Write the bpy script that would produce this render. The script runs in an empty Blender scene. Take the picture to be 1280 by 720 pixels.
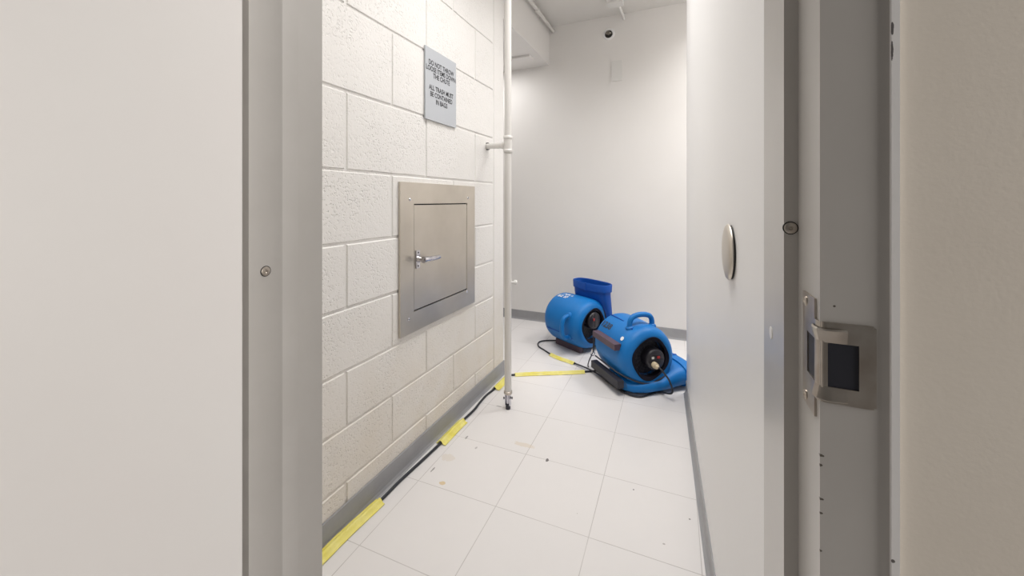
import bpy, bmesh, math, random
from mathutils import Vector, Matrix, noise
random.seed(7)
PI = math.pi
col = bpy.context.scene.collection

# ---------------------------------------------------------------- camera frame
CAM_H = 1.05
F = 486.0
TH = math.atan2(211, 486)
c_, s_ = math.cos(TH), math.sin(TH)
HZ = 250.0

def ray(px, py):
    """direction (per unit of camera depth) in place coordinates: x across the corridor, y along it, z up"""
    t = (px - 640) / F
    return Vector((t * c_ - s_, t * s_ + c_, -(py - HZ) / F))
CAM = Vector((0, 0, CAM_H))
def on_z(px, py, z=0.0):
    d = ray(px, py); return CAM + d * ((z - CAM_H) / d.z)
def on_u(px, py, u):
    d = ray(px, py); return CAM + d * (u / d.x)
def on_v(px, py, v):
    d = ray(px, py); return CAM + d * (v / d.y)
def at_depth(px, py, Z):
    return CAM + ray(px, py) * Z

# ---------------------------------------------------------------- mesh helpers
def link(name, bm, mat, parent=None, smooth=False, sharp=None):
    me = bpy.data.meshes.new(name)
    bmesh.ops.recalc_face_normals(bm, faces=bm.faces)
    bm.to_mesh(me); bm.free()
    if smooth:
        for p in me.polygons: p.use_smooth = True
        me.set_sharp_from_angle(angle=math.radians(sharp if sharp else 35))
    o = bpy.data.objects.new(name, me)
    col.objects.link(o)
    mats = mat if isinstance(mat, (list, tuple)) else [mat]
    for m in mats: me.materials.append(m)
    if parent: o.parent = parent
    return o

def thing(name, label, cat, loc=(0, 0, 0), rot=(0, 0, 0), group=None):
    o = bpy.data.objects.new(name, None); col.objects.link(o)
    o.empty_display_size = .05
    o.location = loc; o.rotation_euler = rot
    o['label'] = label; o['category'] = cat
    if group: o['group'] = group
    return o

def tag(o, label, cat, group=None):
    o['label'] = label; o['category'] = cat
    if group: o['group'] = group
    return o

def struct(o, label, cat):
    o['kind'] = 'structure'; o['label'] = label; o['category'] = cat
    return o

def box(bm, x0, x1, y0, y1, z0, z1, M=None, mi=0):
    vs = [bm.verts.new((x, y, z)) for z in (z0, z1) for y in (y0, y1) for x in (x0, x1)]
    if M:
        for v in vs: v.co = M @ v.co
    fs = [bm.faces.new([vs[i] for i in q]) for q in ((0, 2, 3, 1), (4, 5, 7, 6), (0, 1, 5, 4), (2, 6, 7, 3), (0, 4, 6, 2), (1, 3, 7, 5))]
    for f in fs: f.material_index = mi
    return vs

def bevel_all(bm, w, seg=2, ang=30):
    es = [e for e in bm.edges if len(e.link_faces) == 2 and e.calc_face_angle(0) > math.radians(ang)]
    bmesh.ops.bevel(bm, geom=es, offset=w, segments=seg, affect='EDGES', profile=.5, clamp_overlap=True)

def prism(bm, poly, z0, z1):
    lo = [bm.verts.new((x, y, z0)) for x, y in poly]
    hi = [bm.verts.new((x, y, z1)) for x, y in poly]
    bm.faces.new(lo[::-1]); bm.faces.new(hi)
    n = len(poly)
    for i in range(n):
        bm.faces.new((lo[i], lo[(i + 1) % n], hi[(i + 1) % n], hi[i]))

def frame_of(d):
    d = d.normalized()
    up = Vector((0, 0, 1)) if abs(d.z) < .95 else Vector((1, 0, 0))
    a = d.cross(up).normalized(); b = a.cross(d).normalized()
    return a, b

def lathe(bm, prof, origin, axis, n=32, cap0=True, cap1=True, mi=0):
    """prof: (distance along axis, radius)"""
    origin = Vector(origin); axis = Vector(axis).normalized(); a, b = frame_of(axis)
    rings = []
    for h, r in prof:
        rings.append([bm.verts.new(origin + axis * h + (a * math.cos(2 * PI * k / n) + b * math.sin(2 * PI * k / n)) * max(r, 1e-5)) for k in range(n)])
    for i in range(len(rings) - 1):
        for k in range(n):
            f = bm.faces.new((rings[i][k], rings[i][(k + 1) % n], rings[i + 1][(k + 1) % n], rings[i + 1][k])); f.material_index = mi
    if cap0: bm.faces.new(rings[0][::-1]).material_index = mi
    if cap1: bm.faces.new(rings[-1]).material_index = mi

def smooth_path(pts, sub=8):
    pts = [Vector(p) for p in pts]
    P = [pts[0] * 2 - pts[1]] + pts + [pts[-1] * 2 - pts[-2]]
    out = []
    for i in range(1, len(P) - 2):
        for k in range(sub):
            t = k / sub
            p0, p1, p2, p3 = P[i - 1:i + 3]
            out.append(.5 * ((2 * p1) + (p2 - p0) * t + (2 * p0 - 5 * p1 + 4 * p2 - p3) * t * t + (3 * p1 - p0 - 3 * p2 + p3) * t ** 3))
    out.append(pts[-1])
    return out

def tube(bm, path, r, n=10, cap=True):
    path = [Vector(p) for p in path]
    ref = None; rings = []
    for i, p in enumerate(path):
        d = (path[min(i + 1, len(path) - 1)] - path[max(i - 1, 0)]).normalized()
        if ref is None: ref = frame_of(d)[0]
        a = (ref - d * ref.dot(d)).normalized(); ref = a; b = d.cross(a)
        rr = r[i] if isinstance(r, (list, tuple)) else r
        rings.append([bm.verts.new(p + (a * math.cos(2 * PI * k / n) + b * math.sin(2 * PI * k / n)) * rr) for k in range(n)])
    for i in range(len(rings) - 1):
        for k in range(n):
            bm.faces.new((rings[i][k], rings[i][(k + 1) % n], rings[i + 1][(k + 1) % n], rings[i + 1][k]))
    if cap: bm.faces.new(rings[0][::-1]); bm.faces.new(rings[-1])

def loft(bm, rings_pts, cap0=True, cap1=True):
    rings = [[bm.verts.new(p) for p in r] for r in rings_pts]
    n = len(rings[0])
    for i in range(len(rings) - 1):
        for k in range(n):
            bm.faces.new((rings[i][k], rings[i][(k + 1) % n], rings[i + 1][(k + 1) % n], rings[i + 1][k]))
    if cap0: bm.faces.new(rings[0][::-1])
    if cap1: bm.faces.new(rings[-1])

# ---------------------------------------------------------------- materials
def mat(name, rgb, rough=.6, metal=0., bump=None, mott=None, spec=.5, coat=0.):
    """bump: list of (scale, strength, distance); mott: (scale, rgb2, amount)"""
    m = bpy.data.materials.new(name); m.use_nodes = True
    nt = m.node_tree; N = nt.nodes; L = nt.links
    b = N['Principled BSDF']
    b.inputs['Base Color'].default_value = (*rgb, 1); b.inputs['Roughness'].default_value = rough
    b.inputs['Metallic'].default_value = metal; b.inputs['Specular IOR Level'].default_value = spec
    if coat: b.inputs['Coat Weight'].default_value = coat
    tc = N.new('ShaderNodeTexCoord')
    if mott:
        nz = N.new('ShaderNodeTexNoise'); nz.inputs['Scale'].default_value = mott[0]; nz.inputs['Detail'].default_value = 5
        L.new(tc.outputs['Object'], nz.inputs['Vector'])
        rp = N.new('ShaderNodeValToRGB'); rp.color_ramp.elements[0].position = .35; rp.color_ramp.elements[1].position = .7
        rp.color_ramp.elements[0].color = (0, 0, 0, 1); rp.color_ramp.elements[1].color = (mott[2],) * 3 + (1,)
        L.new(nz.outputs['Fac'], rp.inputs['Fac'])
        mx = N.new('ShaderNodeMix'); mx.data_type = 'RGBA'
        mx.inputs['A'].default_value = (*rgb, 1); mx.inputs['B'].default_value = (*mott[1], 1)
        L.new(rp.outputs['Color'], mx.inputs['Factor']); L.new(mx.outputs['Result'], b.inputs['Base Color'])
    prev = None
    for sc, st, dist in (bump or []):
        nz = N.new('ShaderNodeTexNoise'); nz.inputs['Scale'].default_value = sc; nz.inputs['Detail'].default_value = 3
        L.new(tc.outputs['Object'], nz.inputs['Vector'])
        bp = N.new('ShaderNodeBump'); bp.inputs['Strength'].default_value = st; bp.inputs['Distance'].default_value = dist
        L.new(nz.outputs['Fac'], bp.inputs['Height'])
        if prev: L.new(prev.outputs['Normal'], bp.inputs['Normal'])
        L.new(bp.outputs['Normal'], b.inputs['Normal']); prev = bp
    return m

M_paint = mat('white wall paint', (.80, .78, .76), .45, bump=[(180, .15, .001), (6, .12, .01)], mott=(2.5, (.77, .75, .725), .5))
M_right = mat('white satin wall paint', (.81, .80, .79), .42, bump=[(150, .12, .001)], mott=(2, (.78, .77, .76), .5))
M_ceil = mat('ceiling paint', (.74, .72, .69), .6, bump=[(120, .2, .001)])
M_frame = mat('grey door frame enamel', (.49, .47, .445), .3, bump=[(60, .06, .002)], mott=(9, (.43, .41, .385), .4))
M_slab = mat('white door enamel', (.81, .79, .77), .35, bump=[(90, .05, .001), (4, .06, .004)], mott=(3, (.79, .755, .735), .6))
M_hall = mat('beige hall paint', (.77, .71, .625), .5, bump=[(320, .2, .0006), (90, .06, .0008)], mott=(6, (.71, .64, .555), .5))
M_base = mat('grey vinyl baseboard', (.30, .30, .31), .4, bump=[(50, .1, .002)], mott=(14, (.35, .35, .355), .6))
M_steel = mat('brushed stainless steel', (.66, .61, .54), .36, .9, bump=[(30, .03, .002)], mott=(5, (.56, .515, .45), .8))
M_chrome = mat('chrome', (.72, .72, .76), .16, 1., mott=(90, (.45, .44, .50), .8))
M_nickel = mat('worn nickel', (.52, .48, .43), .3, .9, bump=[(200, .1, .0005)], mott=(60, (.40, .34, .29), .8))
M_darkhole = mat('dark recess', (.012, .013, .022), .5)  # near-black that paints the shade inside openings
M_blackline = mat('black gasket and shade', (.02, .018, .016), .7)  # near-black for rims and gaskets, also paints shade in slits
M_sign = mat('grey sign plastic', (.48, .50, .53), .4)
M_signtext = mat('black lettering', (.03, .03, .035), .5)
M_pipe = mat('white pipe paint', (.70, .68, .65), .35, bump=[(80, .08, .001)])
M_blue = mat('blue moulded plastic', (.003, .15, .46), .45, bump=[(220, .12, .0008)], mott=(7, (.005, .18, .52), .8), spec=.35)
M_blue2 = mat('deep blue moulded plastic', (.002, .07, .36), .45, spec=.35, bump=[(220, .12, .0008)])
M_rubber = mat('black rubber', (.028, .027, .038), .55, bump=[(150, .2, .001)])
M_maroon = mat('dusty dark plastic', (.085, .05, .07), .45)
M_soot = mat('dull black foam', (.012, .011, .018), .85, spec=.15)
M_panel = mat('black control panel', (.02, .018, .024), .35)
M_cable = mat('black cable jacket', (.02, .022, .03), .45)
M_tape = mat('yellow gaffer tape', (.74, .65, .11), .5, bump=[(60, .5, .003)], mott=(20, (.80, .75, .34), .7))
M_plug = mat('ivory plug plastic', (.62, .52, .36), .45)
M_red = mat('red rocker switch', (.45, .03, .03), .4)
M_white = mat('white marking', (.85, .85, .85), .5)
M_whitepl = mat('white plastic', (.74, .73, .71), .4)

def painted_block():
    m = mat('painted concrete block', (.80, .78, .755), .5)
    nt = m.node_tree; N = nt.nodes; L = nt.links; b = N['Principled BSDF']
    tc = N.new('ShaderNodeTexCoord')
    # pits of varied density plus a coarse roller texture
    big = N.new('ShaderNodeTexNoise'); big.inputs['Scale'].default_value = 5; L.new(tc.outputs['Object'], big.inputs['Vector'])
    bigr = N.new('ShaderNodeMapRange'); bigr.inputs['From Min'].default_value = .38; bigr.inputs['From Max'].default_value = .62
    L.new(big.outputs['Fac'], bigr.inputs['Value'])
    pits = N.new('ShaderNodeTexNoise'); pits.inputs['Scale'].default_value = 130; pits.inputs['Detail'].default_value = 2
    L.new(tc.outputs['Object'], pits.inputs['Vector'])
    pr = N.new('ShaderNodeMapRange'); pr.inputs['From Min'].default_value = .30; pr.inputs['From Max'].default_value = .46
    L.new(pits.outputs['Fac'], pr.inputs['Value'])
    b1 = N.new('ShaderNodeBump'); b1.inputs['Distance'].default_value = .0022
    mul = N.new('ShaderNodeMath'); mul.operation = 'MULTIPLY_ADD'; mul.inputs[1].default_value = .5; mul.inputs[2].default_value = .3
    L.new(bigr.outputs['Result'], mul.inputs[0]); L.new(mul.outputs[0], b1.inputs['Strength'])
    L.new(pr.outputs['Result'], b1.inputs['Height'])
    mid = N.new('ShaderNodeTexNoise'); mid.inputs['Scale'].default_value = 45; mid.inputs['Detail'].default_value = 4
    L.new(tc.outputs['Object'], mid.inputs['Vector'])
    b2 = N.new('ShaderNodeBump'); b2.inputs['Distance'].default_value = .003; b2.inputs['Strength'].default_value = .22
    L.new(mid.outputs['Fac'], b2.inputs['Height']); L.new(b1.outputs['Normal'], b2.inputs['Normal'])
    L.new(b2.outputs['Normal'], b.inputs['Normal'])
    # grime low on the wall: yellowish scuffing of its own
    sx = N.new('ShaderNodeSeparateXYZ'); L.new(tc.outputs['Object'], sx.inputs[0])
    g = N.new('ShaderNodeMapRange'); g.inputs['From Min'].default_value = .75; g.inputs['From Max'].default_value = .1
    L.new(sx.outputs['Z'], g.inputs['Value'])
    gn = N.new('ShaderNodeTexNoise'); gn.inputs['Scale'].default_value = 7; gn.inputs['Detail'].default_value = 6; L.new(tc.outputs['Object'], gn.inputs['Vector'])
    gm = N.new('ShaderNodeMath'); gm.operation = 'MULTIPLY'; L.new(g.outputs['Result'], gm.inputs[0]); L.new(gn.outputs['Fac'], gm.inputs[1])
    mx = N.new('ShaderNodeMix'); mx.data_type = 'RGBA'; mx.inputs['A'].default_value = (.80, .78, .755, 1); mx.inputs['B'].default_value = (.68, .60, .48, 1)
    L.new(gm.outputs[0], mx.inputs['Factor']); L.new(mx.outputs['Result'], b.inputs['Base Color'])
    return m
M_block = painted_block()

def floor_mat():
    m = mat('vinyl tile floor', (.70, .665, .64), .28, spec=.5)
    nt = m.node_tree; N = nt.nodes; L = nt.links; b = N['Principled BSDF']
    tc = N.new('ShaderNodeTexCoord')
    mp = N.new('ShaderNodeMapping'); mp.vector_type = 'TEXTURE'
    mp.inputs['Location'].default_value = (-.5773, .9046, 0)
    mp.inputs['Rotation'].default_value = (0, 0, math.radians(.9))
    mp.inputs['Scale'].default_value = (.3185, .2955, 1)
    L.new(tc.outputs['Object'], mp.inputs['Vector'])
    sx = N.new('ShaderNodeSeparateXYZ'); L.new(mp.outputs[0], sx.inputs[0])
    def math_(op, a, b_=None, c=None):
        n = N.new('ShaderNodeMath'); n.operation = op
        for i, v in enumerate((a, b_, c)):
            if v is None: continue
            if isinstance(v, (int, float)): n.inputs[i].default_value = v
            else: L.new(v, n.inputs[i])
        return n.outputs[0]
    lines = None
    for ax in ('X', 'Y'):
        fr = math_('FRACT', sx.outputs[ax])
        d = math_('ABSOLUTE', math_('SUBTRACT', fr, .5))
        ln = math_('GREATER_THAN', d, .5 - .0038)
        lines = ln if lines is None else math_('MAXIMUM', lines, ln)
    # line strength varies along the joint
    nz = N.new('ShaderNodeTexNoise'); nz.inputs['Scale'].default_value = 4; L.new(tc.outputs['Object'], nz.inputs['Vector'])
    lf = math_('MULTIPLY', lines, math_('MULTIPLY', nz.outputs['Fac'], .85))
    # per-tile tone
    fl = N.new('ShaderNodeVectorMath'); fl.operation = 'FLOOR'; L.new(mp.outputs[0], fl.inputs[0])
    wn = N.new('ShaderNodeTexWhiteNoise'); wn.noise_dimensions = '2D'; L.new(fl.outputs[0], wn.inputs['Vector'])
    mo = N.new('ShaderNodeTexNoise'); mo.inputs['Scale'].default_value = 14; mo.inputs['Detail'].default_value = 6; L.new(tc.outputs['Object'], mo.inputs['Vector'])
    mx0 = N.new('ShaderNodeMix'); mx0.data_type = 'RGBA'
    mx0.inputs['A'].default_value = (.755, .73, .72, 1); mx0.inputs['B'].default_value = (.72, .70, .69, 1)
    L.new(math_('MULTIPLY_ADD', wn.outputs['Value'], .4, math_('MULTIPLY', mo.outputs['Fac'], .6)), mx0.inputs['Factor'])
    mx = N.new('ShaderNodeMix'); mx.data_type = 'RGBA'; L.new(mx0.outputs['Result'], mx.inputs['A'])
    mx.inputs['B'].default_value = (.20, .17, .15, 1); L.new(lf, mx.inputs['Factor'])
    last = mx.outputs['Result']
    # dried spots and scuffs with their own shape: (u, v, radius u, radius v, colour, strength)
    spots = []
    for px, py, ru, rv, cl, st in ((553, 604, .012, .009, (.60, .45, .22), .8), (684, 575, .006, .010, (.05, .04, .04), .85),
                                   (655, 556, .05, .012, (.62, .52, .38), .45), (560, 572, .03, .02, (.62, .53, .42), .35),
                                   (583, 547, .004, .014, (.10, .09, .09), .6), (541, 587, .003, .016, (.10, .09, .09), .7),
                                   (624, 508, .014, .003, (.05, .04, .04), .7), (792, 612, .003, .003, (.05, .04, .04), .8),
                                   (862, 649, .003, .003, (.08, .07, .06), .8), (595, 560, .004, .008, (.2, .18, .17), .5),
                                   (830, 680, .004, .003, (.25, .22, .2), .6)):
        p = on_z(px, py); spots.append((p.x, p.y, ru, rv, cl, st))
    warp = N.new('ShaderNodeTexNoise'); warp.inputs['Scale'].default_value = 90; L.new(tc.outputs['Object'], warp.inputs['Vector'])
    so = N.new('ShaderNodeSeparateXYZ'); L.new(tc.outputs['Object'], so.inputs[0])
    for x, y, ru, rv, cl, st in spots:
        dx = math_('DIVIDE', math_('SUBTRACT', so.outputs['X'], x), ru)
        dy = math_('DIVIDE', math_('SUBTRACT', so.outputs['Y'], y), rv)
        r2 = math_('ADD', math_('MULTIPLY', dx, dx), math_('MULTIPLY', dy, dy))
        k = math_('LESS_THAN', math_('ADD', r2, math_('MULTIPLY', math_('SUBTRACT', warp.outputs['Fac'], .5), 2.4)), 1.0)
        m2 = N.new('ShaderNodeMix'); m2.data_type = 'RGBA'; L.new(last, m2.inputs['A']); m2.inputs['B'].default_value = (*cl, 1)
        L.new(math_('MULTIPLY', k, st), m2.inputs['Factor']); last = m2.outputs['Result']
    # sparse tiny specks of dirt
    vo = N.new('ShaderNodeTexVoronoi'); vo.inputs['Scale'].default_value = 16; L.new(tc.outputs['Object'], vo.inputs['Vector'])
    sp = math_('LESS_THAN', vo.outputs['Distance'], .028)
    sel = math_('GREATER_THAN', vo.outputs['Color'], .62)
    m3 = N.new('ShaderNodeMix'); m3.data_type = 'RGBA'; L.new(last, m3.inputs['A']); m3.inputs['B'].default_value = (.32, .28, .25, 1)
    L.new(math_('MULTIPLY', math_('MULTIPLY', sp, sel), .6), m3.inputs['Factor'])
    L.new(m3.outputs['Result'], b.inputs['Base Color'])
    bp = N.new('ShaderNodeBump'); bp.inputs['Strength'].default_value = .08; bp.inputs['Distance'].default_value = .003
    L.new(mo.outputs['Fac'], bp.inputs['Height']); L.new(bp.outputs['Normal'], b.inputs['Normal'])
    return m
M_floor = floor_mat()

def chips(m, spots, rgb):
    '''small chips in the enamel: (x, y, z, radius across, radius up)'''
    nt = m.node_tree; N = nt.nodes; L = nt.links; b = N['Principled BSDF']
    tc = N.new('ShaderNodeTexCoord'); wp = N.new('ShaderNodeTexNoise'); wp.inputs['Scale'].default_value = 400
    L.new(tc.outputs['Object'], wp.inputs['Vector'])
    src = b.inputs['Base Color'].links[0].from_socket
    for x, y, z, ra, rz in spots:
        mp = N.new('ShaderNodeMapping'); mp.vector_type = 'TEXTURE'
        mp.inputs['Location'].default_value = (x, y, z); mp.inputs['Scale'].default_value = (ra, ra, rz)
        L.new(tc.outputs['Object'], mp.inputs['Vector'])
        ln = N.new('ShaderNodeVectorMath'); ln.operation = 'LENGTH'; L.new(mp.outputs[0], ln.inputs[0])
        ad = N.new('ShaderNodeMath'); ad.operation = 'ADD'; L.new(ln.outputs['Value'], ad.inputs[0]); L.new(wp.outputs['Fac'], ad.inputs[1])
        lt = N.new('ShaderNodeMath'); lt.operation = 'LESS_THAN'; lt.inputs[1].default_value = 1.5; L.new(ad.outputs[0], lt.inputs[0])
        mx = N.new('ShaderNodeMix'); mx.data_type = 'RGBA'; L.new(lt.outputs[0], mx.inputs['Factor'])
        L.new(src, mx.inputs['A']); mx.inputs['B'].default_value = (*rgb, 1); src = mx.outputs['Result']
    L.new(src, b.inputs['Base Color'])
chips(M_frame, [(.0988, .3703, .853, .0022, .0012), (.0988, .3703, .8455, .0014, .0012), (.0988, .3703, .8195, .0022, .0009),
                (.0988, .3703, .8085, .0014, .0009), (.0988, .3703, .7795, .0012, .0009), (.1075, .37, .969, .0008, .0008)], (.10, .085, .07))
M_caulk = M_right.copy(); M_caulk.name = 'white caulk'
chips(M_caulk, [(.1402, .3672, 1.174, .0009, .005), (.1400, .3672, 1.158, .0008, .007), (.1405, .3672, .789, .0012, .0012)], (.12, .11, .11))

# ---------------------------------------------------------------- room shell
U_L = -.988            # face of the block wall
V_END = 2.153          # where the block wall stops
V_B = 3.185            # back wall
CEIL = 2.53
bm = bmesh.new(); box(bm, -2.2, 1.5, -1.6, V_B + .1, -.08, 0)
struct(link('floor', bm, M_floor), 'off-white square vinyl tile floor with faint joints', 'floor')
bm = bmesh.new(); box(bm, -2.2, 1.5, .45, V_B + .1, CEIL, CEIL + .08)
struct(link('ceiling', bm, M_ceil), 'plain off-white ceiling above the back of the room', 'ceiling')

# left wall of painted block: courses and head joints
bm = bmesh.new()
box(bm, U_L - .19, U_L - .005, .62, V_END - .012, 0, CEIL)
zs = [.003, .1414, .319, .4986, .70, .91, 1.1455, 1.402, 1.679, 1.945, 2.22, 2.5]
rr = random.Random(3)
for k in range(len(zs) - 1):
    z0, z1 = zs[k], zs[k + 1]
    off = .936 if k % 2 == 0 else 1.152
    j = [off + .428 * q for q in range(-3, 6)]
    for a, b in zip(j[:-1], j[1:]):
        v0, v1 = max(a, .62), min(b, 2.012)
        if v1 - v0 < .03: continue
        g = .0036; ch = .0035; pr = U_L - .0012 + rr.uniform(-.0005, .0005)
        nv = max(3, int((v1 - v0) / .05)); nz_ = 4
        ys = [v0 + g + (v1 - v0 - 2 * g) * i / nv for i in range(nv + 1)]
        zz = [z0 + g + (z1 - z0 - 2 * g) * i / nz_ for i in range(nz_ + 1)]
        def wob(y, z): return (noise.noise(Vector((y * 9, z * 9, k))) * .0015)
        grid = {}
        for i, y in enumerate(ys):
            for l, z in enumerate(zz):
                yy = y + (ch if i == 0 else -ch if i == nv else 0); z_ = z + (ch if l == 0 else -ch if l == nz_ else 0) + wob(y, z)
                grid[i, l] = bm.verts.new((pr, yy, z_))
        for i in range(nv):
            for l in range(nz_):
                bm.faces.new((grid[i, l], grid[i + 1, l], grid[i + 1, l + 1], grid[i, l + 1]))
        rim = [(i, 0) for i in range(nv)] + [(nv, l) for l in range(nz_)] + [(i, nz_) for i in range(nv, 0, -1)] + [(0, l) for l in range(nz_, 0, -1)]
        base = [bm.verts.new((U_L - .0055, ys[i], zz[l] + wob(ys[i], zz[l]))) for i, l in rim]
        for q in range(len(rim)):
            w = (q + 1) % len(rim)
            bm.faces.new((grid[rim[q]], grid[rim[w]], base[w], base[q]))
# smooth rendered end strip with a bullnosed corner
prism(bm, [(U_L - .01, 2.014), (U_L - .001, 2.018), (U_L, 2.03)] + [(U_L - .014 + .014 * math.cos(a), V_END - .014 + .014 * math.sin(a)) for a in [PI / 2 * q / 6 for q in range(7)]] + [(U_L - .19, V_END), (U_L - .19, 2.014)], 0, CEIL)
struct(link('wall_left', bm, M_block), 'white painted concrete block wall on the left', 'wall')

bm = bmesh.new(); box(bm, -2.2, 1.5, V_B, V_B + .1, 0, CEIL)
struct(link('wall_back', bm, M_paint), 'plain white back wall', 'wall')
bm = bmesh.new(); box(bm, -2.2, -2.1, .62, V_B, 0, CEIL)
struct(link('wall_alcove', bm, M_paint), 'white side wall of the alcove behind the block wall', 'wall')
# right wall: its near run beside the doorway and the return behind the corner
R0 = Vector((.109, .600)); R1 = Vector((.029, 2.312))
bm = bmesh.new()
prism(bm, [(R0.x, R0.y), (R1.x, R1.y), (1.4, R1.y), (1.4, R1.y - .12), (R1.x + .13, R1.y - .12), (R0.x + .13, R0.y)], 0, CEIL)
bevel_all(bm, .004, 2)
struct(link('wall_right', bm, M_right), 'smooth white wall on the right, ending in a corner', 'wall')
bm = bmesh.new(); box(bm, 1.4, 1.5, R1.y - .12, V_B, 0, CEIL)
struct(link('wall_far_right', bm, M_paint), 'white wall of the recess behind the right corner', 'wall')
# bulkhead over the alcove
bm = bmesh.new(); box(bm, -2.1, -1.035, V_END - .0, V_B, 2.205, CEIL); bevel_all(bm, .006, 2)
struct(link('wall_bulkhead', bm, M_paint), 'dropped white bulkhead at the top left of the back wall', 'bulkhead')

# baseboards (cove at the foot)
def baseboard(name, p0, p1, nrm, h=.076, lab=''):
    p0 = Vector(p0); p1 = Vector(p1); nrm = Vector(nrm).normalized()
    prof = [(.0, 0), (.016, 0), (.0105, .004), (.006, .014), (.0045, .03), (.0045, h - .003), (.003, h), (0, h)]
    rings = [[Vector((p.x, p.y, 0)) + Vector((nrm.x * a, nrm.y * a, z + .0005)) for a, z in prof] for p in (p0, p1)]
    bm = bmesh.new(); loft(bm, rings)
    return struct(link(name, bm, M_base), lab, 'baseboard')
baseboard('baseboard_left', (U_L, .62), (U_L, V_END - .002), (1, 0), lab='grey vinyl baseboard along the block wall')
baseboard('baseboard_back', (-2.1, V_B), (1.4, V_B), (0, -1), .078, 'grey vinyl baseboard along the back wall')
d = (R1 - R0).normalized()
baseboard('baseboard_right', R0 + d * .01, R1, (-d.y, d.x), .07, 'grey vinyl baseboard along the right wall')

# ---------------------------------------------------------------- doorway
HEAD = 2.1
root = bpy.data.objects.new('trim_1', None); col.objects.link(root)
struct(root, 'grey painted steel door frame around the doorway', 'door frame')
JR = [(.0985, .37), (.0985, .43), (.0875, .43), (.0875, .524), (.103, .524), (.103, .598), (.1425, .598), (.1425, .37)]
JL = [(-.735, .37), (-.6925, .37), (-.6925, .43), (-.677, .43), (-.677, .489), (-.6762, .4905), (-.677, .4925), (-.6775, .524), (-.700, .524), (-.700, .598), (-.735, .598)]
# the jamb stays solid: dark sheets paint the shade of the latch recess
def jamb(name, poly, lab):
    bm = bmesh.new(); prism(bm, poly, .0, HEAD)
    ve = [e for e in bm.edges if abs(e.verts[0].co.z - e.verts[1].co.z) > 1 and e.calc_face_angle(0) > .4 and abs(e.verts[0].co.x + .6765) > .0012]
    bmesh.ops.bevel(bm, geom=ve, offset=.0022, segments=3, affect='EDGES', profile=.5, clamp_overlap=True)
    o = link(name, bm, M_frame, root, smooth=True, sharp=50); return o
jamb('door_jamb', JR, ''); jamb('door_jamb', JL, '')
bm = bmesh.new(); box(bm, -.735, .1425, .37, .598, HEAD, HEAD + .05); bevel_all(bm, .002)
link('door_header', bm, M_frame, root)
def screw(parent, p, n, r, dark=True):
    bm = bmesh.new(); n = Vector(n); p = Vector(p)
    lathe(bm, [(-.001, r * 1.12), (.0004, r * 1.12), (.0005, r * 1.0)], p, n, 24)
    o1 = link('screw_rim', bm, M_blackline, None)
    bm = bmesh.new(); lathe(bm, [(0, r * .98), (.0012, r * .94), (.0018, r * .78), (.0019, r * .34), (.0006, r * .2)], p, n, 24)
    o = link('screw', bm, M_nickel, parent, smooth=True)
    o1.parent = o; o1.name = 'rim'
    return o
screw(root, on_u(332, 339, -.677), (1, 0, 0), .0085)
p = on_v(989, 285, .43); p.x = .0925; screw(root, p, (0, -1, 0), .0054)
# small door silencer on the inner face of the strike jamb
p = on_u(964, 416, .0875)
bm = bmesh.new(); lathe(bm, [(0, .0065), (.0006, .0065), (.0009, .005)], p, (-1, 0, 0), 20)
link('silencer', bm, M_whitepl, root, smooth=True)

# open white door at the left
bm = bmesh.new(); box(bm, -.690, -.643, -.42, .398, .012, 2.085); bevel_all(bm, .0015, 2)
struct(link('door_1', bm, M_slab), 'white door slab standing open at the left edge', 'door')

# hallway wall right of the frame
bm = bmesh.new(); box(bm, .1445, 1.5, .376, .598, 0, CEIL)
struct(link('wall_front', bm, M_hall), 'beige textured hallway wall at the right edge', 'wall')
bm = bmesh.new(); box(bm, .1398, .1445, .3672, .3765, 0, HEAD + .05); bevel_all(bm, .0012, 2)
struct(link('trim_2', bm, M_caulk), 'thin white caulked strip between door frame and hallway wall', 'trim')
bm = bmesh.new(); box(bm, -2.2, -.737, .40, .598, 0, CEIL)
struct(link('wall_front_left', bm, M_hall), 'hallway wall left of the doorway, behind the open door', 'wall')
bm = bmesh.new(); box(bm, -.737, .1445, .40, .598, HEAD + .05, CEIL)
struct(link('wall_front_top', bm, M_hall), 'hallway wall above the doorway', 'wall')

# ---------------------------------------------------------------- strike plate
def plane_holes(bm, us, zs_, skip, mk, th, nrm):
    """sheet of cells with some skipped, thickness th along nrm"""
    V0, V1 = {}, {}
    for i, u in enumerate(us):
        for k, z in enumerate(zs_):
            p = mk(u, z); V0[i, k] = bm.verts.new(p); V1[i, k] = bm.verts.new(p + nrm(u, z) * th)
    cells = {(i, k) for i in range(len(us) - 1) for k in range(len(zs_) - 1)} - set(skip)
    for i, k in cells:
        bm.faces.new((V1[i, k], V1[i + 1, k], V1[i + 1, k + 1], V1[i, k + 1]))
        bm.faces.new((V0[i, k], V0[i, k + 1], V0[i + 1, k + 1], V0[i + 1, k]))
        for (di, dk, a, b) in ((-1, 0, (0, 0), (0, 1)), (1, 0, (1, 1), (1, 0)), (0, -1, (1, 0), (0, 0)), (0, 1, (0, 1), (1, 1))):
            if (i + di, k + dk) not in cells:
                A = (i + a[0], k + a[1]); B = (i + b[0], k + b[1])
                bm.faces.new((V0[A], V0[B], V1[B], V1[A]))
    for v in list(bm.verts):
        if not v.link_faces: bm.verts.remove(v)
ZC = .9245
t = thing('strike_plate', 'worn metal strike plate wrapped around the right door jamb edge', 'strike plate', (.0985, .37, ZC))
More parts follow.
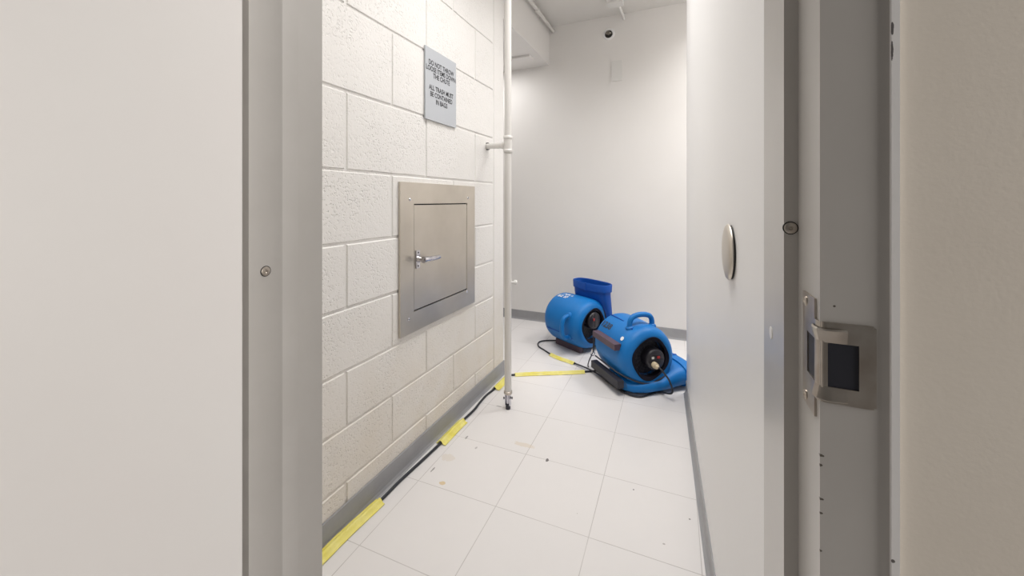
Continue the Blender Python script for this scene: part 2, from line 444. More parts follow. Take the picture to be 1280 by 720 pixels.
# developed width: s<0 on the rabbet face (into the room), s>0 on the hall face, round corner between
RC = .004
def dev(s, z):
    # centre of corner at (+RC, +RC) from the corner point
    q = RC * PI / 2
    if s < -q / 2: return Vector((0, RC + (-s - q / 2), z))
    if s > q / 2: return Vector((RC + s - q / 2, 0, z))
    a = (s + q / 2) / q * PI / 2
    return Vector((RC - RC * math.cos(a), RC - RC * math.sin(a), z))
def devn(s, z):
    q = RC * PI / 2
    if s < -q / 2: return Vector((-1, 0, 0))
    if s > q / 2: return Vector((0, -1, 0))
    a = (s + q / 2) / q * PI / 2
    return Vector((-math.cos(a), -math.sin(a), 0))
q = RC * PI / 4
SS = [-.038, -.026, -.0065, -q, -q * .33, q * .33, q, .0036, .0225, .031, .0325]
ZZ = [-.0455, -.0295, -.028, -.0172, .0165, .0305, .032, .0475]
skip = [(i, k) for i in range(len(SS) - 1) for k in (0, 6) if i >= 2]           # tabs only on the rabbet side
skip += [(9, 1), (9, 5)]
skip += [(1, 3), (7, 3)]                                                         # the two openings
bm = bmesh.new(); plane_holes(bm, SS, ZZ, skip, dev, .0016, devn)
link('face_plate', bm, M_nickel, t, smooth=True, sharp=40)
bm = bmesh.new()
box(bm, .0026, .026, -.0006, .0001, -.020, .019)
link('pocket_shade', bm, M_darkhole, t)  # flat dark sheet in place of the shade inside the opening
bm = bmesh.new(); box(bm, -.0006, .0002, .0026, .032, -.020, .019)
link('pocket_shade', bm, M_darkhole, t)
# bent lips above and below the opening, wrapped round the corner
for sg, z0 in ((1, .0166), (-1, -.0173)):
    A, B = [], []
    for i in range(9):
        sv = -.010 + .0255 * i / 8
        n_ = devn(sv, 0); lift = .0022 * math.sin(PI * min(1, (i + .6) / 9)) + .0006
        for lst, zz_, k in ((A, z0, .0017), (B, z0 + sg * .0095, .0017 + lift)):
            lst.append(dev(sv, zz_) + n_ * k)
    bm = bmesh.new()
    loft(bm, [[A[i], B[i], B[i] - devn(-.010 + .0255 * i / 8, 0) * .0012 + Vector((0, 0, sg * .0012)), A[i] - devn(-.010 + .0255 * i / 8, 0) * .0008] for i in range(9)])
    link('bent_lip', bm, M_nickel, t, smooth=True, sharp=30)
for zz_ in (.0405, -.0385):
    bm = bmesh.new(); lathe(bm, [(0, .0042), (.0006, .0042), (.0012, .0028), (.0004, .0012)], (-.0016, .030, zz_), (-1, 0, 0), 18)
    link('screw', bm, M_nickel, t, smooth=True)

# ---------------------------------------------------------------- round plate on right wall
def on_line(px, py, A, B):
    n = Vector((-(B - A).y, (B - A).x)).normalized(); d = ray(px, py)
    k = (A.dot(n)) / (d.x * n.x + d.y * n.y)
    return CAM + d * k, n
p, n2 = on_line(914, 315, R0, R1); p2, _ = on_line(914, 280, R0, R1)
rad = abs(p2.z - p.z)
nn = Vector((-abs(n2.x), n2.y if n2.x < 0 else -n2.y, 0))
t = thing('cover_plate', 'round domed stainless cover plate on the right white wall', 'cover plate', p)
t.rotation_euler = nn.to_track_quat('Z', 'Y').to_euler()
bm = bmesh.new(); lathe(bm, [(.0, rad * .93), (.003, rad * .93), (.0045, rad), (.0060, rad), (.0095, rad * .93), (.0115, rad * .78), (.0125, rad * .4), (.0127, .001)], (0, 0, 0), (0, 0, 1), 48)
link('plate', bm, M_steel, t, smooth=True, sharp=60)
bm = bmesh.new(); lathe(bm, [(.0002, rad * .955), (.0035, rad * .955)], (0, 0, 0), (0, 0, 1), 48)
link('gasket', bm, M_blackline, t)

# ---------------------------------------------------------------- trash chute door
X0 = U_L + .0005
v0, v1, z0, z1 = on_u(498, 300, U_L).y, on_u(591.5, 300, U_L).y, .512, 1.122
tl = on_u(498, 230, U_L); z1 = tl.z; z0 = (on_u(498, 423, U_L).z + on_u(591.5, 377, U_L).z) / 2; z1 = (tl.z + on_u(591.5, 231, U_L).z) / 2
dv0, dv1 = on_u(515, 300, U_L).y, on_u(582, 300, U_L).y
dz1 = (on_u(515, 256.5, U_L).z + on_u(582, 252.5, U_L).z) / 2; dz0 = (on_u(514, 391, U_L).z + on_u(581, 361, U_L).z) / 2
t = thing('chute_door', 'square stainless steel trash chute door set in the block wall', 'chute door', (X0, (v0 + v1) / 2, z0))
yc, zc = (v0 + v1) / 2, z0
bm = bmesh.new()
for a in ((v0, dv0, z0, z1), (dv1, v1, z0, z1), (dv0, dv1, z0, dz0), (dv0, dv1, dz1, z1)):
    box(bm, 0, .009, a[0] - yc, a[1] - yc, a[2] - zc, a[3] - zc)
bmesh.ops.remove_doubles(bm, verts=bm.verts, dist=1e-5)
link('frame', bm, M_steel, t)
bm = bmesh.new(); box(bm, 0, .002, dv0 - yc, dv1 - yc, dz0 - zc, dz1 - zc); link('gap_shade', bm, M_blackline, t)  # black sheet painting the shade in the slit round the door
bm = bmesh.new(); box(bm, .0022, .0085, dv0 - yc + .002, dv1 - yc - .0075, dz0 - zc + .0055, dz1 - zc - .0055); bevel_all(bm, .0012, 2)
door = link('door', bm, M_steel, t)
hb = on_u(522.5, 324, U_L + .012) - t.location
bm = bmesh.new(); box(bm, .0085, .013, hb.y - .012, hb.y + .012, hb.z - .036, hb.z + .036); bevel_all(bm, .0035, 3)
hp = link('handle_plate', bm, M_chrome, door, smooth=True)
bm = bmesh.new()
lathe(bm, [(0, .013), (.006, .012), (.012, .0095), (.030, .0095), (.036, .011)], (.013, hb.y, hb.z), (1, 0, 0), 20)
pth = [Vector((.044, hb.y - .008, hb.z)), Vector((.046, hb.y + .01, hb.z)), Vector((.047, hb.y + .04, hb.z - .001)), Vector((.045, hb.y + .08, hb.z - .002)), Vector((.043, hb.y + .105, hb.z - .002))]
tube(bm, smooth_path(pth, 5), [.0135 - .0050 * i / 20 for i in range(21)], 14)
link('handle', bm, M_chrome, door, smooth=True)
bm = bmesh.new()
for sg in (-1, 1): lathe(bm, [(0, .0035), (.001, .003)], (.0131, hb.y, hb.z + sg * .027), (1, 0, 0), 12)
link('handle_screw', bm, M_blackline, hp)
# hinge knuckles along the far edge of the door
bm = bmesh.new(); 
nk = 22
for i in range(nk):
    a = dz0 + .006 + (dz1 - dz0 - .012) * i / nk; b = a + (dz1 - dz0 - .012) / nk * .8
    lathe(bm, [(0, .0032), (b - a, .0032)], (.0075, dv1 - yc - .0038, a - zc), (0, 0, 1), 10)
link('hinge', bm, M_steel, door, smooth=True)
for px, py in ((512.5, 249.5), (585, 247.5), (583.5, 364.5), (511, 399)):
    p = on_u(px, py, U_L + .01) - t.location
    bm = bmesh.new(); lathe(bm, [(0, .0062), (.001, .0062), (.003, .0045), (.0035, .002)], (.009, p.y, p.z), (1, 0, 0), 16)
    link('screw', bm, M_chrome, t, smooth=True)

# ---------------------------------------------------------------- wall sign
def text_mesh(body, size, align='CENTER', bold=.0, spacing=1.0):
    cu = bpy.data.curves.new('lettering', 'FONT'); cu.body = body; cu.size = size; cu.align_x = align; cu.align_y = 'CENTER'
    cu.offset = bold; cu.space_line = spacing; cu.resolution_u = 4
    o = bpy.data.objects.new('lettering', cu); col.objects.link(o)
    dg = bpy.context.evaluated_depsgraph_get(); dg.update()
    me = bpy.data.meshes.new_from_object(o.evaluated_get(dg))
    bm = bmesh.new(); bm.from_mesh(me)
    bpy.data.objects.remove(o); bpy.data.curves.remove(cu); bpy.data.meshes.remove(me)
    return bm
a = on_u(530, 57, U_L); b = on_u(530, 149, U_L); c = on_u(568.5, 79, U_L); e = on_u(568, 159, U_L)
zt, zb = (a.z + c.z) / 2, (b.z + e.z) / 2; sv0, sv1 = a.y, c.y
t = thing('wall_sign', 'grey notice sign with black lettering on the block wall', 'sign', (U_L + .001, (sv0 + sv1) / 2, zb))
bm = bmesh.new(); w = (sv1 - sv0) / 2; h = zt - zb; box(bm, 0, .006, -w, w, 0, h); bevel_all(bm, .0008, 1)
link('panel', bm, M_sign, t)
rows = [('DO NOT THROW', .80), ('LOOSE ITEMS DOWN', .715), ('THE CHUTE', .63), ('ALL TRASH MUST', .455), ('BE CONTAINED', .365), ('IN BAGS', .275)]
for txt, fz in rows:
    tb = text_mesh(txt, .0262, bold=.0007)
    for v in tb.verts:
        # condensed capitals: taller than wide; laid on the wall plane (y along the wall, z up)
        x, y = v.co.x, v.co.y
        v.co = Vector((.0064, x * .93, h * fz + y * 1.12))
    link('lettering', tb, M_signtext, t)

# ---------------------------------------------------------------- freestanding riser pipe
pb = on_z(631.5, 511); px_, py_ = pb.x, pb.y
ZP = -px_ * s_ + py_ * c_
def zy(py, Z=None): return CAM_H - (py - HZ) / F * (Z or ZP)
rp_ = .0175
pt = at_depth(635, 180, ZP)
t = thing('riser_pipe', 'white vertical pipe with tee standing near the end of the block wall', 'pipe', (pt.x, pt.y, 0))
bm = bmesh.new(); lathe(bm, [(zy(489), rp_), (CEIL - .002, rp_)], (0, 0, 0), (0, 0, 1), 24); link('pipe', bm, M_pipe, t, smooth=True)
bm = bmesh.new()
lathe(bm, [(zy(191), rp_ + .0035), (zy(189), rp_ + .006), (zy(188), rp_ + .006), (zy(187), rp_ + .003), (zy(174), rp_ + .003), (zy(173), rp_ + .006), (zy(171), rp_ + .006), (zy(170), rp_ + .0035)], (0, 0, 0), (0, 0, 1), 24)
link('tee_fitting', bm, M_pipe, t, smooth=True)
wallp = on_u(609, 183, U_L + .001)
bz = zy(181.5)
bm = bmesh.new()
A = Vector((0, 0, bz)); B = Vector((wallp.x - pt.x, wallp.y - pt.y, wallp.z))
dlen = (B - A).length
lathe(bm, [(.012, .0155), (dlen, .0155)], A, B - A, 20)
lathe(bm, [(.014, .019), (.045, .019), (.05, .0155)], A, B - A, 20)
link('branch_pipe', bm, M_pipe, t, smooth=True)
bm = bmesh.new(); lathe(bm, [(dlen - .004, .021), (dlen + .002, .021)], A, B - A, 20); link('wall_collar', bm, M_blackline, t)
# foot fitting
bm = bmesh.new()
lathe(bm, [(zy(492), .019), (zy(491), .021), (zy(488.5), .021), (zy(488), .018)], (0, 0, 0), (0, 0, 1), 24)
link('foot_flange', bm, M_nickel, t, smooth=True)
bm = bmesh.new()
lathe(bm, [(zy(505), .009), (zy(492), .009)], (0, 0, 0), (0, 0, 1), 16)
for sg in (-1, 1):
    box(bm, -.0135 if sg < 0 else .010, -.010 if sg < 0 else .0135, -.009, .009, zy(506), zy(492))
lathe(bm, [(-.024, .0035), (.024, .0035)], (0, 0, zy(497.5)), (c_, s_, 0), 10)
lathe(bm, [(-.024, .007), (-.017, .007)], (0, 0, zy(497.5)), (c_, s_, 0), 6)
lathe(bm, [(.017, .007), (.024, .007)], (0, 0, zy(497.5)), (c_, s_, 0), 6)
link('foot_bracket', bm, M_chrome, t, smooth=True)
bm = bmesh.new(); lathe(bm, [(0, .012), (.012, .012), (zy(502), .008)], (0, 0, 0), (0, 0, 1), 16); link('foot_pad', bm, M_rubber, t, smooth=True)
# little stub valve on the far side of the riser
sz = zy(353); dirv = Vector((c_, s_, 0))
bm = bmesh.new(); lathe(bm, [(rp_ - .004, .006), (.030, .006), (.031, .012), (.040, .013), (.046, .008)], (0, 0, sz), dirv, 16)
link('stub_valve', bm, M_whitepl, t, smooth=True)

# ---------------------------------------------------------------- ceiling and back wall fittings
t = thing('ceiling_conduit', 'thin white conduit running along the bulkhead under the ceiling', 'conduit', (-.995, 2.2, 2.485))
e = on_v(691, 36, V_B - .002)
bm = bmesh.new(); lathe(bm, [(0, .013), (V_B - 2.203, .013)], (0, 0, 0), (0, 1, 0), 16); link('pipe', bm, M_pipe, t, smooth=True)
bm = bmesh.new(); lathe(bm, [(.55, .013), (.552, .018), (.60, .018), (.602, .013)], (0, 0, 0), (0, 1, 0), 16); link('coupling', bm, M_pipe, t, smooth=True)
for yy in (.25, .72):
    bm = bmesh.new(); box(bm, -.0395, .012, yy, yy + .014, .010, .016); link('strap', bm, M_pipe, t)

p = on_z(770, -2, CEIL)
jx, jy = p.x, min(p.y, V_B - .18)
jp = on_z(769, 5, CEIL - .05)
t = thing('junction_box', 'small white junction box on the ceiling with a short pipe to the back wall', 'junction box', (jp.x, jp.y, CEIL))
bm = bmesh.new(); box(bm, -.055, .055, -.045, .045, -.055, -.001); bevel_all(bm, .006, 2); link('box', bm, M_whitepl, t, smooth=True)
bm = bmesh.new()
tube(bm, smooth_path([(.015, .04, -.035), (.02, .10, -.04), (.028, max(.12, V_B - .012 - jp.y), -.047)], 5), .011, 12)
link('pipe', bm, M_whitepl, t, smooth=True)

p = on_v(761, 43, V_B)
t = thing('sprinkler_head', 'round dark sprinkler head with a white ring high on the back wall', 'sprinkler', p)
bm = bmesh.new(); lathe(bm, [(0, .047), (.004, .047), (.010, .041), (.010, .032), (.003, .030)], (0, 0, 0), (0, -1, 0), 32); link('escutcheon', bm, M_white, t, smooth=True, sharp=45)
bm = bmesh.new(); lathe(bm, [(.002, .031), (.0042, .031)], (0, 0, 0), (0, -1, 0), 32); link('recess', bm, M_blackline, t)
bm = bmesh.new()
lathe(bm, [(.003, .008), (.03, .006)], (0, 0, 0), (0, -1, 0), 12)
for sg in (-1, 1):
    tube(bm, [(sg * .006, -.006, 0), (sg * .019, -.014, 0), (sg * .019, -.026, 0), (0, -.036, 0)], .003, 8)
for k in range(12):
    a = 2 * PI * k / 12; M = Matrix.Rotation(a, 4, 'Y')
    box(bm, .003, .016, -.0385, -.037, -.0018, .0018, M)
lathe(bm, [(.0365, .010), (.0385, .010)], (0, 0, 0), (0, -1, 0), 16)
link('deflector', bm, M_nickel, t)

a = on_v(764.5, 77, V_B); b = on_v(777.5, 100.5, V_B)
t = tag(link('blank_plate', (lambda bm: (box(bm, 0, b.x - a.x, -.009, 0, 0, a.z - b.z), bevel_all(bm, .0015, 1), bm)[2])(bmesh.new()), M_whitepl), 'rectangular white blank plate on the back wall below the sprinkler', 'wall plate')
t.location = (a.x, V_B, b.z)

# small vent under the bulkhead
a = on_z(648, 87, 2.204)
t = thing('ceiling_cover', 'small white cover plate under the bulkhead beside the vertical pipe', 'cover plate', (-1.16, 2.93, 2.2045))
bm = bmesh.new(); box(bm, -.11, .06, -.05, .05, -.016, 0); bevel_all(bm, .004, 2); link('plate', bm, M_paint, t)

# ---------------------------------------------------------------- air movers
def stadium(hy, hz, yc=0, zc=0, n=28, p=3.0):
    out = []
    for k in range(n):
        a = 2 * PI * k / n; ca, sa = math.cos(a), math.sin(a)
        out.append((yc + hy * math.copysign(abs(ca) ** (2 / p), ca), zc + hz * math.copysign(abs(sa) ** (2 / p), sa)))
    return out
RB = .166; AX = .190   # barrel radius, height of its axis in the upright pose
def air_mover(loc, rot, label, kind):
    """local: barrel axis along Y with the intake facing -Y, outlet towards +X at the foot, handle on +Z, origin on the barrel axis"""
    t = thing('air_mover', label, 'air mover', loc, (0, 0, 0), 'blue air movers drying the floor')
    t.rotation_mode = 'QUATERNION'; t.rotation_quaternion = rot.to_quaternion()
    # housing: lathe with rounded shoulders, thinned at the two side faces
    bm = bmesh.new()
    prof = [(.120, .098), (.155, .100), (.168, .104), (.174, .112), (.1735, .126), (.167, .143), (.150, .157), (.128, .1645), (.10, RB), (.06, RB + .001), (.0, RB + .002), (-.06, RB + .001), (-.10, RB), (-.128, .1645), (-.150, .157), (-.167, .143), (-.1735, .126), (-.174, .105), (-.160, .10)]
    lathe(bm, prof, (0, 0, 0), (0, -1, 0), 56, cap0=False, cap1=True)
    # flatten slightly on the -X side where the feet are, and swell into a volute towards +X low
    for v in bm.verts:
        r = math.hypot(v.co.x, v.co.z)
        if r > .12:
            a = math.atan2(v.co.z, v.co.x)
            k = 1 + .05 * max(0, math.cos(a + PI / 2 - .5)) ** 2
            v.co.x *= k; v.co.z = v.co.z * k
            v.co.z = max(v.co.z, -AX + .012)
    body = link('housing', bm, M_blue, t, smooth=True, sharp=60)
    # outlet nozzle
    bm = bmesh.new()
    secs = [(-.130, .100, .028, -.150), (-.10, .128, .034, -.151), (-.04, .148, .037, -.150), (.06, .152, .038, -.149), (.11, .152, .052, -.138), (.15, .152, .058, -.129), (.18, .152, .060, -.124), (.212, .152, .060, -.122),
            (.213, .160, .068, -.122), (.262, .162, .070, -.122), (.267, .159, .067, -.122), (.265, .152, .060, -.122), (.18, .140, .050, -.123), (.10, .13, .036, -.138)]
    YN = -.050
    loft(bm, [[Vector((x, y, z)) for y, z in stadium(hy, hz, YN, zc_)] for x, hy, hz, zc_ in secs])
    noz = link('outlet_nozzle', bm, M_blue if kind == 'front' else M_blue2, t, smooth=True, sharp=40)
    # raised seam down the middle of the nozzle rim
    bm = bmesh.new(); box(bm, .211, .266, YN - .006, YN + .006, -.0555, -.0505)
    bevel_all(bm, .001, 1); link('seam', bm, M_blue2, noz)
    # parting line round the foot of the barrel
    bm = bmesh.new()
    path = [Vector((-.172, -.02 + .14, -.075)), Vector((-.168, -.04, -.078)), Vector((-.155, -.125, -.085)), Vector((-.12, -.162, -.098)), Vector((-.05, -.178, -.124)), Vector((.02, -.178, -.126)), Vector((.09, -.17, -.105)), Vector((.14, -.145, -.085))]
    tube(bm, smooth_path(path, 6), .0045, 8); link('parting_strip', bm, M_rubber, t, smooth=True)
    # intake: recess, guard, motor with control panel
    bm = bmesh.new(); lathe(bm, [(.100, .099), (.121, .099)], (0, 0, 0), (0, -1, 0), 48); 
    link('intake_recess', bm, M_darkhole, t)
    bm = bmesh.new()
    for r in (.066, .080, .094):
        tube(bm, [Vector((r * math.cos(2 * PI * k / 40), -.142, r * math.sin(2 * PI * k / 40))) for k in range(41)], .0013, 6, False)
    for k in range(20):
        a = 2 * PI * k / 20; tube(bm, [Vector((.045 * math.cos(a), -.140, .045 * math.sin(a))), Vector((.101 * math.cos(a), -.145, .101 * math.sin(a)))], .0013, 6)
    link('intake_guard', bm, M_rubber, t)
    # dark lobed surround
    bm = bmesh.new(); ring_o, ring_i, ring_b = [], [], []
    for k in range(64):
        a = 2 * PI * k / 64; lob = 1 + .045 * math.cos(4 * a + .8)
        ring_b.append(Vector((.114 * lob * math.cos(a), -.1745, .114 * lob * math.sin(a))))
        ring_o.append(Vector((.112 * lob * math.cos(a), -.1765, .112 * lob * math.sin(a))))
        ring_i.append(Vector((.098 * math.cos(a), -.172, .098 * math.sin(a))))
    loft(bm, [ring_b, ring_o, ring_i, [v + Vector((0, .03, 0)) for v in ring_i]], False, False)
    link('intake_surround', bm, M_soot, t, smooth=True)
    mo = Vector((.032, 0, -.010))
    bm = bmesh.new(); lathe(bm, [(.100, .060), (.160, .060), (.171, .0575), (.178, .050), (.179, .001)], mo, (0, -1, 0), 36)
    motor = link('motor_cover', bm, M_panel, t, smooth=True, sharp=60)
    for hw, zz_ in ((.043, .001), (.037, .030)):
        bm = bmesh.new(); box(bm, mo.x - hw, mo.x + hw, -.1815, -.1785, mo.z + zz_, mo.z + zz_ + .003); link('panel_rib', bm, M_rubber, motor)
    bm = bmesh.new(); box(bm, mo.x + .004, mo.x + .020, -.1835, -.178, mo.z + .010, mo.z + .022); bevel_all(bm, .0015, 1)
    link('switch', bm, M_red, motor)
    bm = bmesh.new(); box(bm, mo.x - .030, mo.x - .016, -.1815, -.178, mo.z + .010, mo.z + .022); bevel_all(bm, .0015, 1)
    link('label_patch', bm, M_whitepl if kind == 'front' else M_rubber, motor)
    # carry handle on top, spanning across the axis
    hy = -.085
    bm = bmesh.new()
    hp_ = smooth_path([(-.074, hy, RB - .035), (-.070, hy, RB + .018), (-.048, hy, RB + .042), (0, hy, RB + .050), (.048, hy, RB + .042), (.070, hy, RB + .018), (.074, hy, RB - .035)], 7)
    tube(bm, hp_, .0145, 14)
    link('handle', bm, M_blue, t, smooth=True)
    for sx in (-1, 1):
        bm = bmesh.new(); lathe(bm, [(0, .025), (.026, .022), (.032, .015)], (sx * .069, hy, RB - .038), (sx * .25, 0, 1), 16); link('handle_boss', bm, M_blue, t, smooth=True)
    # ribs moulded into the top
    for x, ya, yb in ((-.055, .0, .13), (-.075, -.115, -.07)):
        bm = bmesh.new()
        zt_ = math.sqrt((RB + .001) ** 2 - x * x)
        M = Matrix.Translation((x, 0, zt_))
        box(bm, -.003, .003, ya, yb, -.006, .0035, M)
        bevel_all(bm, .001, 1); link('moulded_rib', bm, M_blue2, t)
    # feet on the -X side (it rests on these when the outlet points up)
    bm = bmesh.new(); box(bm, -AX, -.150, -.120, .120, .045, .078); bevel_all(bm, .007, 2)
    link('side_foot', bm, M_maroon, t, smooth=True, sharp=50)
    bm = bmesh.new(); box(bm, -AX, -.152, -.150, .140, -.148, -.108); bevel_all(bm, .007, 2)
    link('side_foot', bm, M_rubber, t, smooth=True, sharp=50)
    # feet under the nozzle
    for yy in (-.11, .08):
        bm = bmesh.new(); box(bm, -.13, .10, yy, yy + .03, -AX, -.172); bevel_all(bm, .004, 2)
        link('base_foot', bm, M_rubber, t)
    return t

def cam_axes(phi):
    """rotation whose local -Y (intake) points at camera-frame (sin phi, -cos phi)"""
    fwd = Vector((-s_, c_, 0)); rgt = Vector((c_, s_, 0))
    X = rgt * math.cos(phi) + fwd * math.sin(phi)          # local +X
    Y = -(rgt * math.sin(phi) - fwd * math.cos(phi))       # local +Y
    Z = Vector((0, 0, 1))
    return Matrix((X, Y, Z)).transposed().to_4x4()

PHI2 = math.radians(17)
P2 = at_depth(790, 432, 2.27); P2.z = AX
R2 = cam_axes(PHI2)
am2 = air_mover(P2, R2, 'blue air mover in front, outlet low behind the white wall corner', 'front')
PHI1 = math.radians(37)
P1 = at_depth(719, 400, 2.80); P1.z = AX
R1m = cam_axes(PHI1) @ Matrix.Rotation(-PI / 2, 4, 'Y')
am1 = air_mover(P1, R1m, 'blue air mover farther back, tipped up with outlet pointing at the ceiling', 'back')

def wrap_text(parent, body, size, ang, y0, matr, name, flip=False, stretch=1.):
    """lettering wrapped on the barrel around angle ang (from +X towards +Z), written along Y"""
    tb = text_mesh(body, size, bold=size * .02)
    R = RB + .0032
    for v in tb.verts:
        a = ang - v.co.y / R
        v.co = Vector((R * math.cos(a), y0 - v.co.x * stretch * (1 if not flip else -1), R * math.sin(a)))
    return link(name, tb, matr, parent)
wrap_text(am2, '1238', .052, math.radians(136), .078, M_signtext, 'marker_number', stretch=1.0).parent = am2
# round white sticker beside the side foot
bm = bmesh.new()
a = math.radians(143)
nrm = Vector((math.cos(a), 0, math.sin(a)))
lathe(bm, [(0, .012), (.0012, .012), (.0014, .0105)], nrm * (RB + .001) + Vector((0, -.105, 0)), nrm, 20)
st = link('sticker', bm, M_white, am2)
wrap_text(am1, 'AIR 3', .040, math.radians(4), .050, M_white, 'marker_lettering')
wrap_text(am1, '#2 SF', .040, math.radians(18), .070, M_white, 'marker_lettering')

# plug in the front machine's control panel
W2 = am2.matrix_world = Matrix.Translation(P2) @ R2
W1 = Matrix.Translation(P1) @ R1m
pl = W2 @ Vector((.014, -.180, -.030)); out2 = (W2.to_3x3() @ Vector((0, -1, 0))).normalized()

# ---------------------------------------------------------------- cables and tape
def fl(px, py, z=.0055): 
    return on_z(px, py, z)
# power cord from the front machine looping on the floor to the back machine
t = thing('power_cord', 'black power cord looping on the floor between the two air movers', 'cord', (pl.x, pl.y, pl.z))
bm = bmesh.new()
tip = pl + out2 * .040
e_ = W2 @ Vector((.055, -.245, -.075))
pts = [tip, tip + out2 * .018 + Vector((.010, 0, -.012)), W2 @ Vector((.050, -.262, -.09)), W2 @ Vector((.052, -.275, -.145)), fl(822, 490), fl(801, 496), fl(782, 491.5), fl(765, 481), fl(748, 468, .012), fl(735, 461, .017), fl(722, 455.5, .010), fl(712, 452), fl(700, 448), fl(690, 443.5), fl(681, 438), fl(673, 432.5), fl(674, 427.5), fl(684, 425.5), fl(700, 425.5), fl(712, 425)]
off = -t.location
PWR = smooth_path(pts, 8); tube(bm, [p + off for p in PWR], .0048, 8); link('cable', bm, M_cable, t, smooth=True)
bm = bmesh.new()
lathe(bm, [(.0, .017), (.012, .017), (.022, .015), (.034, .008), (.042, .006)], (0, 0, 0), out2, 16)
for k in range(3): lathe(bm, [(.010 + k * .007, .0175 - k * .001), (.0125 + k * .007, .0175 - k * .001)], (0, 0, 0), out2, 16)
link('plug', bm, M_plug, t, smooth=True)

# extension cable along the baseboard and over to the front machine
def wall_cable():
    pts = [fl(330, 762), fl(372, 724), fl(395, 703), fl(430, 668), fl(475, 626), fl(501, 600), fl(525, 578), fl(548, 556.5), fl(565, 539), fl(577, 527), fl(592, 513), fl(600, 503), fl(608, 494), fl(618, 486), fl(628, 476), fl(634, 470.5), fl(641, 468.5), fl(670, 467), fl(700, 466), fl(728, 464.8), fl(742, 463.5), fl(757, 461)]
    return [Vector((max(p.x, U_L + .022), p.y, p.z)) for p in pts]
bm = bmesh.new(); EXT = smooth_path(wall_cable(), 8); tube(bm, EXT, .0055, 8)
tag(link('extension_cord', bm, M_cable, smooth=True), 'long black extension cord lying along the grey baseboard', 'cord')
# hook cord hanging from the front machine
bm = bmesh.new()
h0 = at_depth(741.5, 417, 2.40); h1 = at_depth(740.5, 441, 2.38)
f0 = fl(735, 456, .004)
tube(bm, smooth_path([h0 + Vector((.02, .0, .01)), h0, (h0 + h1) / 2 + Vector((.004, 0, 0)), h1, h1 + Vector((-.02, .0, -.05)), f0, f0 + Vector((.008, -.03, 0))], 6), .0035, 8)
tube(bm, smooth_path([h0 + Vector((.008, -.01, 0)), (h0 + h1) / 2 + Vector((.012, -.01, 0)), h1 + Vector((.006, -.008, .01))], 6), .003, 8)
tt = thing('cord_strap', 'dark strap with a metal hook hanging off the front air mover', 'strap', h1)
for v in bm.verts: v.co -= h1
link('strap', bm, M_cable, tt, smooth=True)
bm = bmesh.new(); 
tube(bm, [Vector((.013 * math.cos(2 * PI * k / 20) * c_, .013 * math.cos(2 * PI * k / 20) * s_, .013 * math.sin(2 * PI * k / 20) - .004)) for k in range(21)], .0028, 8, False)
lathe(bm, [(-.010, .006), (.010, .006)], (0, 0, .012), (0, 0, 1), 12)
link('hook', bm, M_chrome, tt, smooth=True)

def near(path, p):
    return min(range(len(path)), key=lambda i: (path[i].x - p.x) ** 2 + (path[i].y - p.y) ** 2)
def tape(label, cable, p0, p1, wl, wr, hump=.0135, seed=0, flat=.0012):
    """strip of tape draped over the cable; wl / wr = reach to the left / right of the path"""
    path = [Vector((p.x, p.y, 0)) for p in cable[near(cable, p0):near(cable, p1) + 1]]
    prof = [-1, -.8, -.62, -.45, -.3, -.15, 0, .15, .3, .45, .62, .8, 1]
    bm = bmesh.new(); top, bot = [], []
    for i, p in enumerate(path):
        d = (path[min(i + 1, len(path) - 1)] - path[max(i - 1, 0)]).normalized()
        nrm = Vector((-d.y, d.x, 0))
        rt, rb = [], []
        for a in prof:
            w = a * (wl if a > 0 else wr)
            q = p + nrm * w
            climb = 0
            lim = U_L + .0165
            if q.x < lim: climb = min(lim - q.x, .03); q.x = lim - climb * .35
            lim2 = U_L + .006
            if q.x < lim2: q.x = lim2
            dist = abs(w)
            z = flat + hump * math.exp(-(dist / .0105) ** 2.6) + climb * .9 + .0016 * (noise.noise(Vector((q.x * 45, q.y * 30, seed))) + 0.6)
            z = max(z, flat * .8)
            rt.append(bm.verts.new((q.x, q.y, z + .0006))); rb.append(bm.verts.new((q.x, q.y, max(z - .0004, .0003))))
        top.append(rt); bot.append(rb)
    m = len(prof)
    for i in range(len(path) - 1):
        for k in range(m - 1):
            bm.faces.new((top[i][k], top[i][k + 1], top[i + 1][k + 1], top[i + 1][k]))
            bm.faces.new((bot[i][k], bot[i + 1][k], bot[i + 1][k + 1], bot[i][k + 1]))
        bm.faces.new((top[i][0], top[i + 1][0], bot[i + 1][0], bot[i][0])); bm.faces.new((top[i][-1], bot[i][-1], bot[i + 1][-1], top[i + 1][-1]))
    for r in (0, -1): bm.faces.new([v for v in top[r]] + [v for v in bot[r]][::-1])
    o = link('floor_tape', bm, M_tape, smooth=True, sharp=60)
    return tag(o, label, 'tape', 'yellow tape strips holding cords to the floor')
tape('longest yellow tape strip over the cord, nearest the doorway', EXT, fl(340, 755, 0), fl(475, 626, 0), .020, .022, seed=1)
tape('short yellow tape strip over the cord midway along the baseboard', EXT, fl(549, 556, 0), fl(578, 527, 0), .022, .026, seed=2)
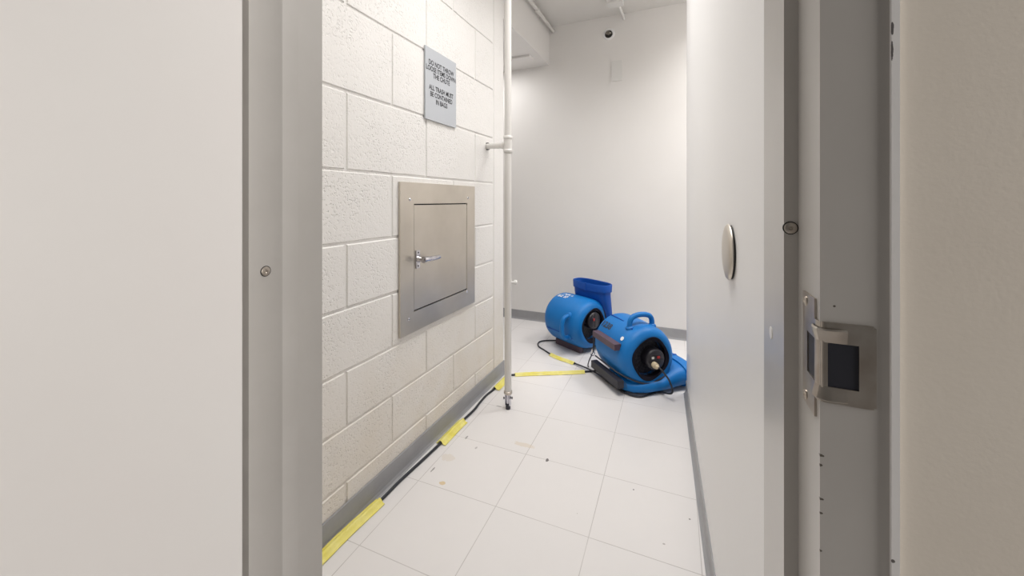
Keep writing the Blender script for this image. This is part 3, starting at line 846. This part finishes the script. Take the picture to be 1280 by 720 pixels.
tape('yellow tape scrap on the cord by the foot of the white pipe', EXT, fl(617, 487, 0), fl(632, 472, 0), .016, .030, seed=3)
tape('long thin yellow tape strip crossing the floor from the white pipe to the air mover', EXT, fl(643, 468.4, 0), fl(729, 464.8, 0), .017, .019, seed=4)
tape('small yellow tape strip on the looping cord by the rear air mover', PWR[::-1], fl(690, 443.5, 0), fl(720, 454.8, 0), .017, .019, seed=5)

# ---------------------------------------------------------------- lights
def area(name, loc, size, sy, power, rot=(0, 0, 0), colr=(1, .97, .93), spread=180):
    l = bpy.data.lights.new(name, 'AREA'); l.shape = 'RECTANGLE'; l.size = size; l.size_y = sy; l.energy = power; l.color = colr
    l.spread = math.radians(spread)
    o = bpy.data.objects.new(name, l); col.objects.link(o); o.location = loc; o.rotation_euler = rot
    return o
area('room_light', (-.33, 1.45, 2.51), .62, 1.6, 16.8, colr=(1, .985, .97), spread=128)
area('back_light', (.75, 2.75, 2.51), .8, .6, 17.5, colr=(1, .98, .96), spread=140)
area('alcove_light', (-1.6, 2.7, 2.19), .5, .5, 6.5, colr=(1, .98, .96))
area('hall_fill', (1.42, .05, 1.30), 1.6, .5, 18, rot=(0, PI / 2, 0), colr=(1, .96, .92))  # added panel light that brightens the open door, no fixture there
w = bpy.data.worlds.new('World'); bpy.context.scene.world = w; w.use_nodes = True
w.node_tree.nodes['Background'].inputs['Color'].default_value = (1, .95, .9, 1)
w.node_tree.nodes['Background'].inputs['Strength'].default_value = .10

# ---------------------------------------------------------------- camera
cam = bpy.data.cameras.new('camera'); co = bpy.data.objects.new('camera', cam); col.objects.link(co)
cam.sensor_fit = 'HORIZONTAL'; cam.sensor_width = 36; cam.lens = 36 * F / 1280
cam.shift_y = -(360 - HZ) / 1280
cam.clip_start = .02
co.location = CAM; co.rotation_euler = (PI / 2, 0, TH)
sc = bpy.context.scene; sc.camera = co
sc.view_settings.view_transform = 'Standard'; sc.view_settings.look = 'None'
sc.view_settings.exposure = 0.06; sc.view_settings.gamma = 1; sc.view_settings.use_curve_mapping = False
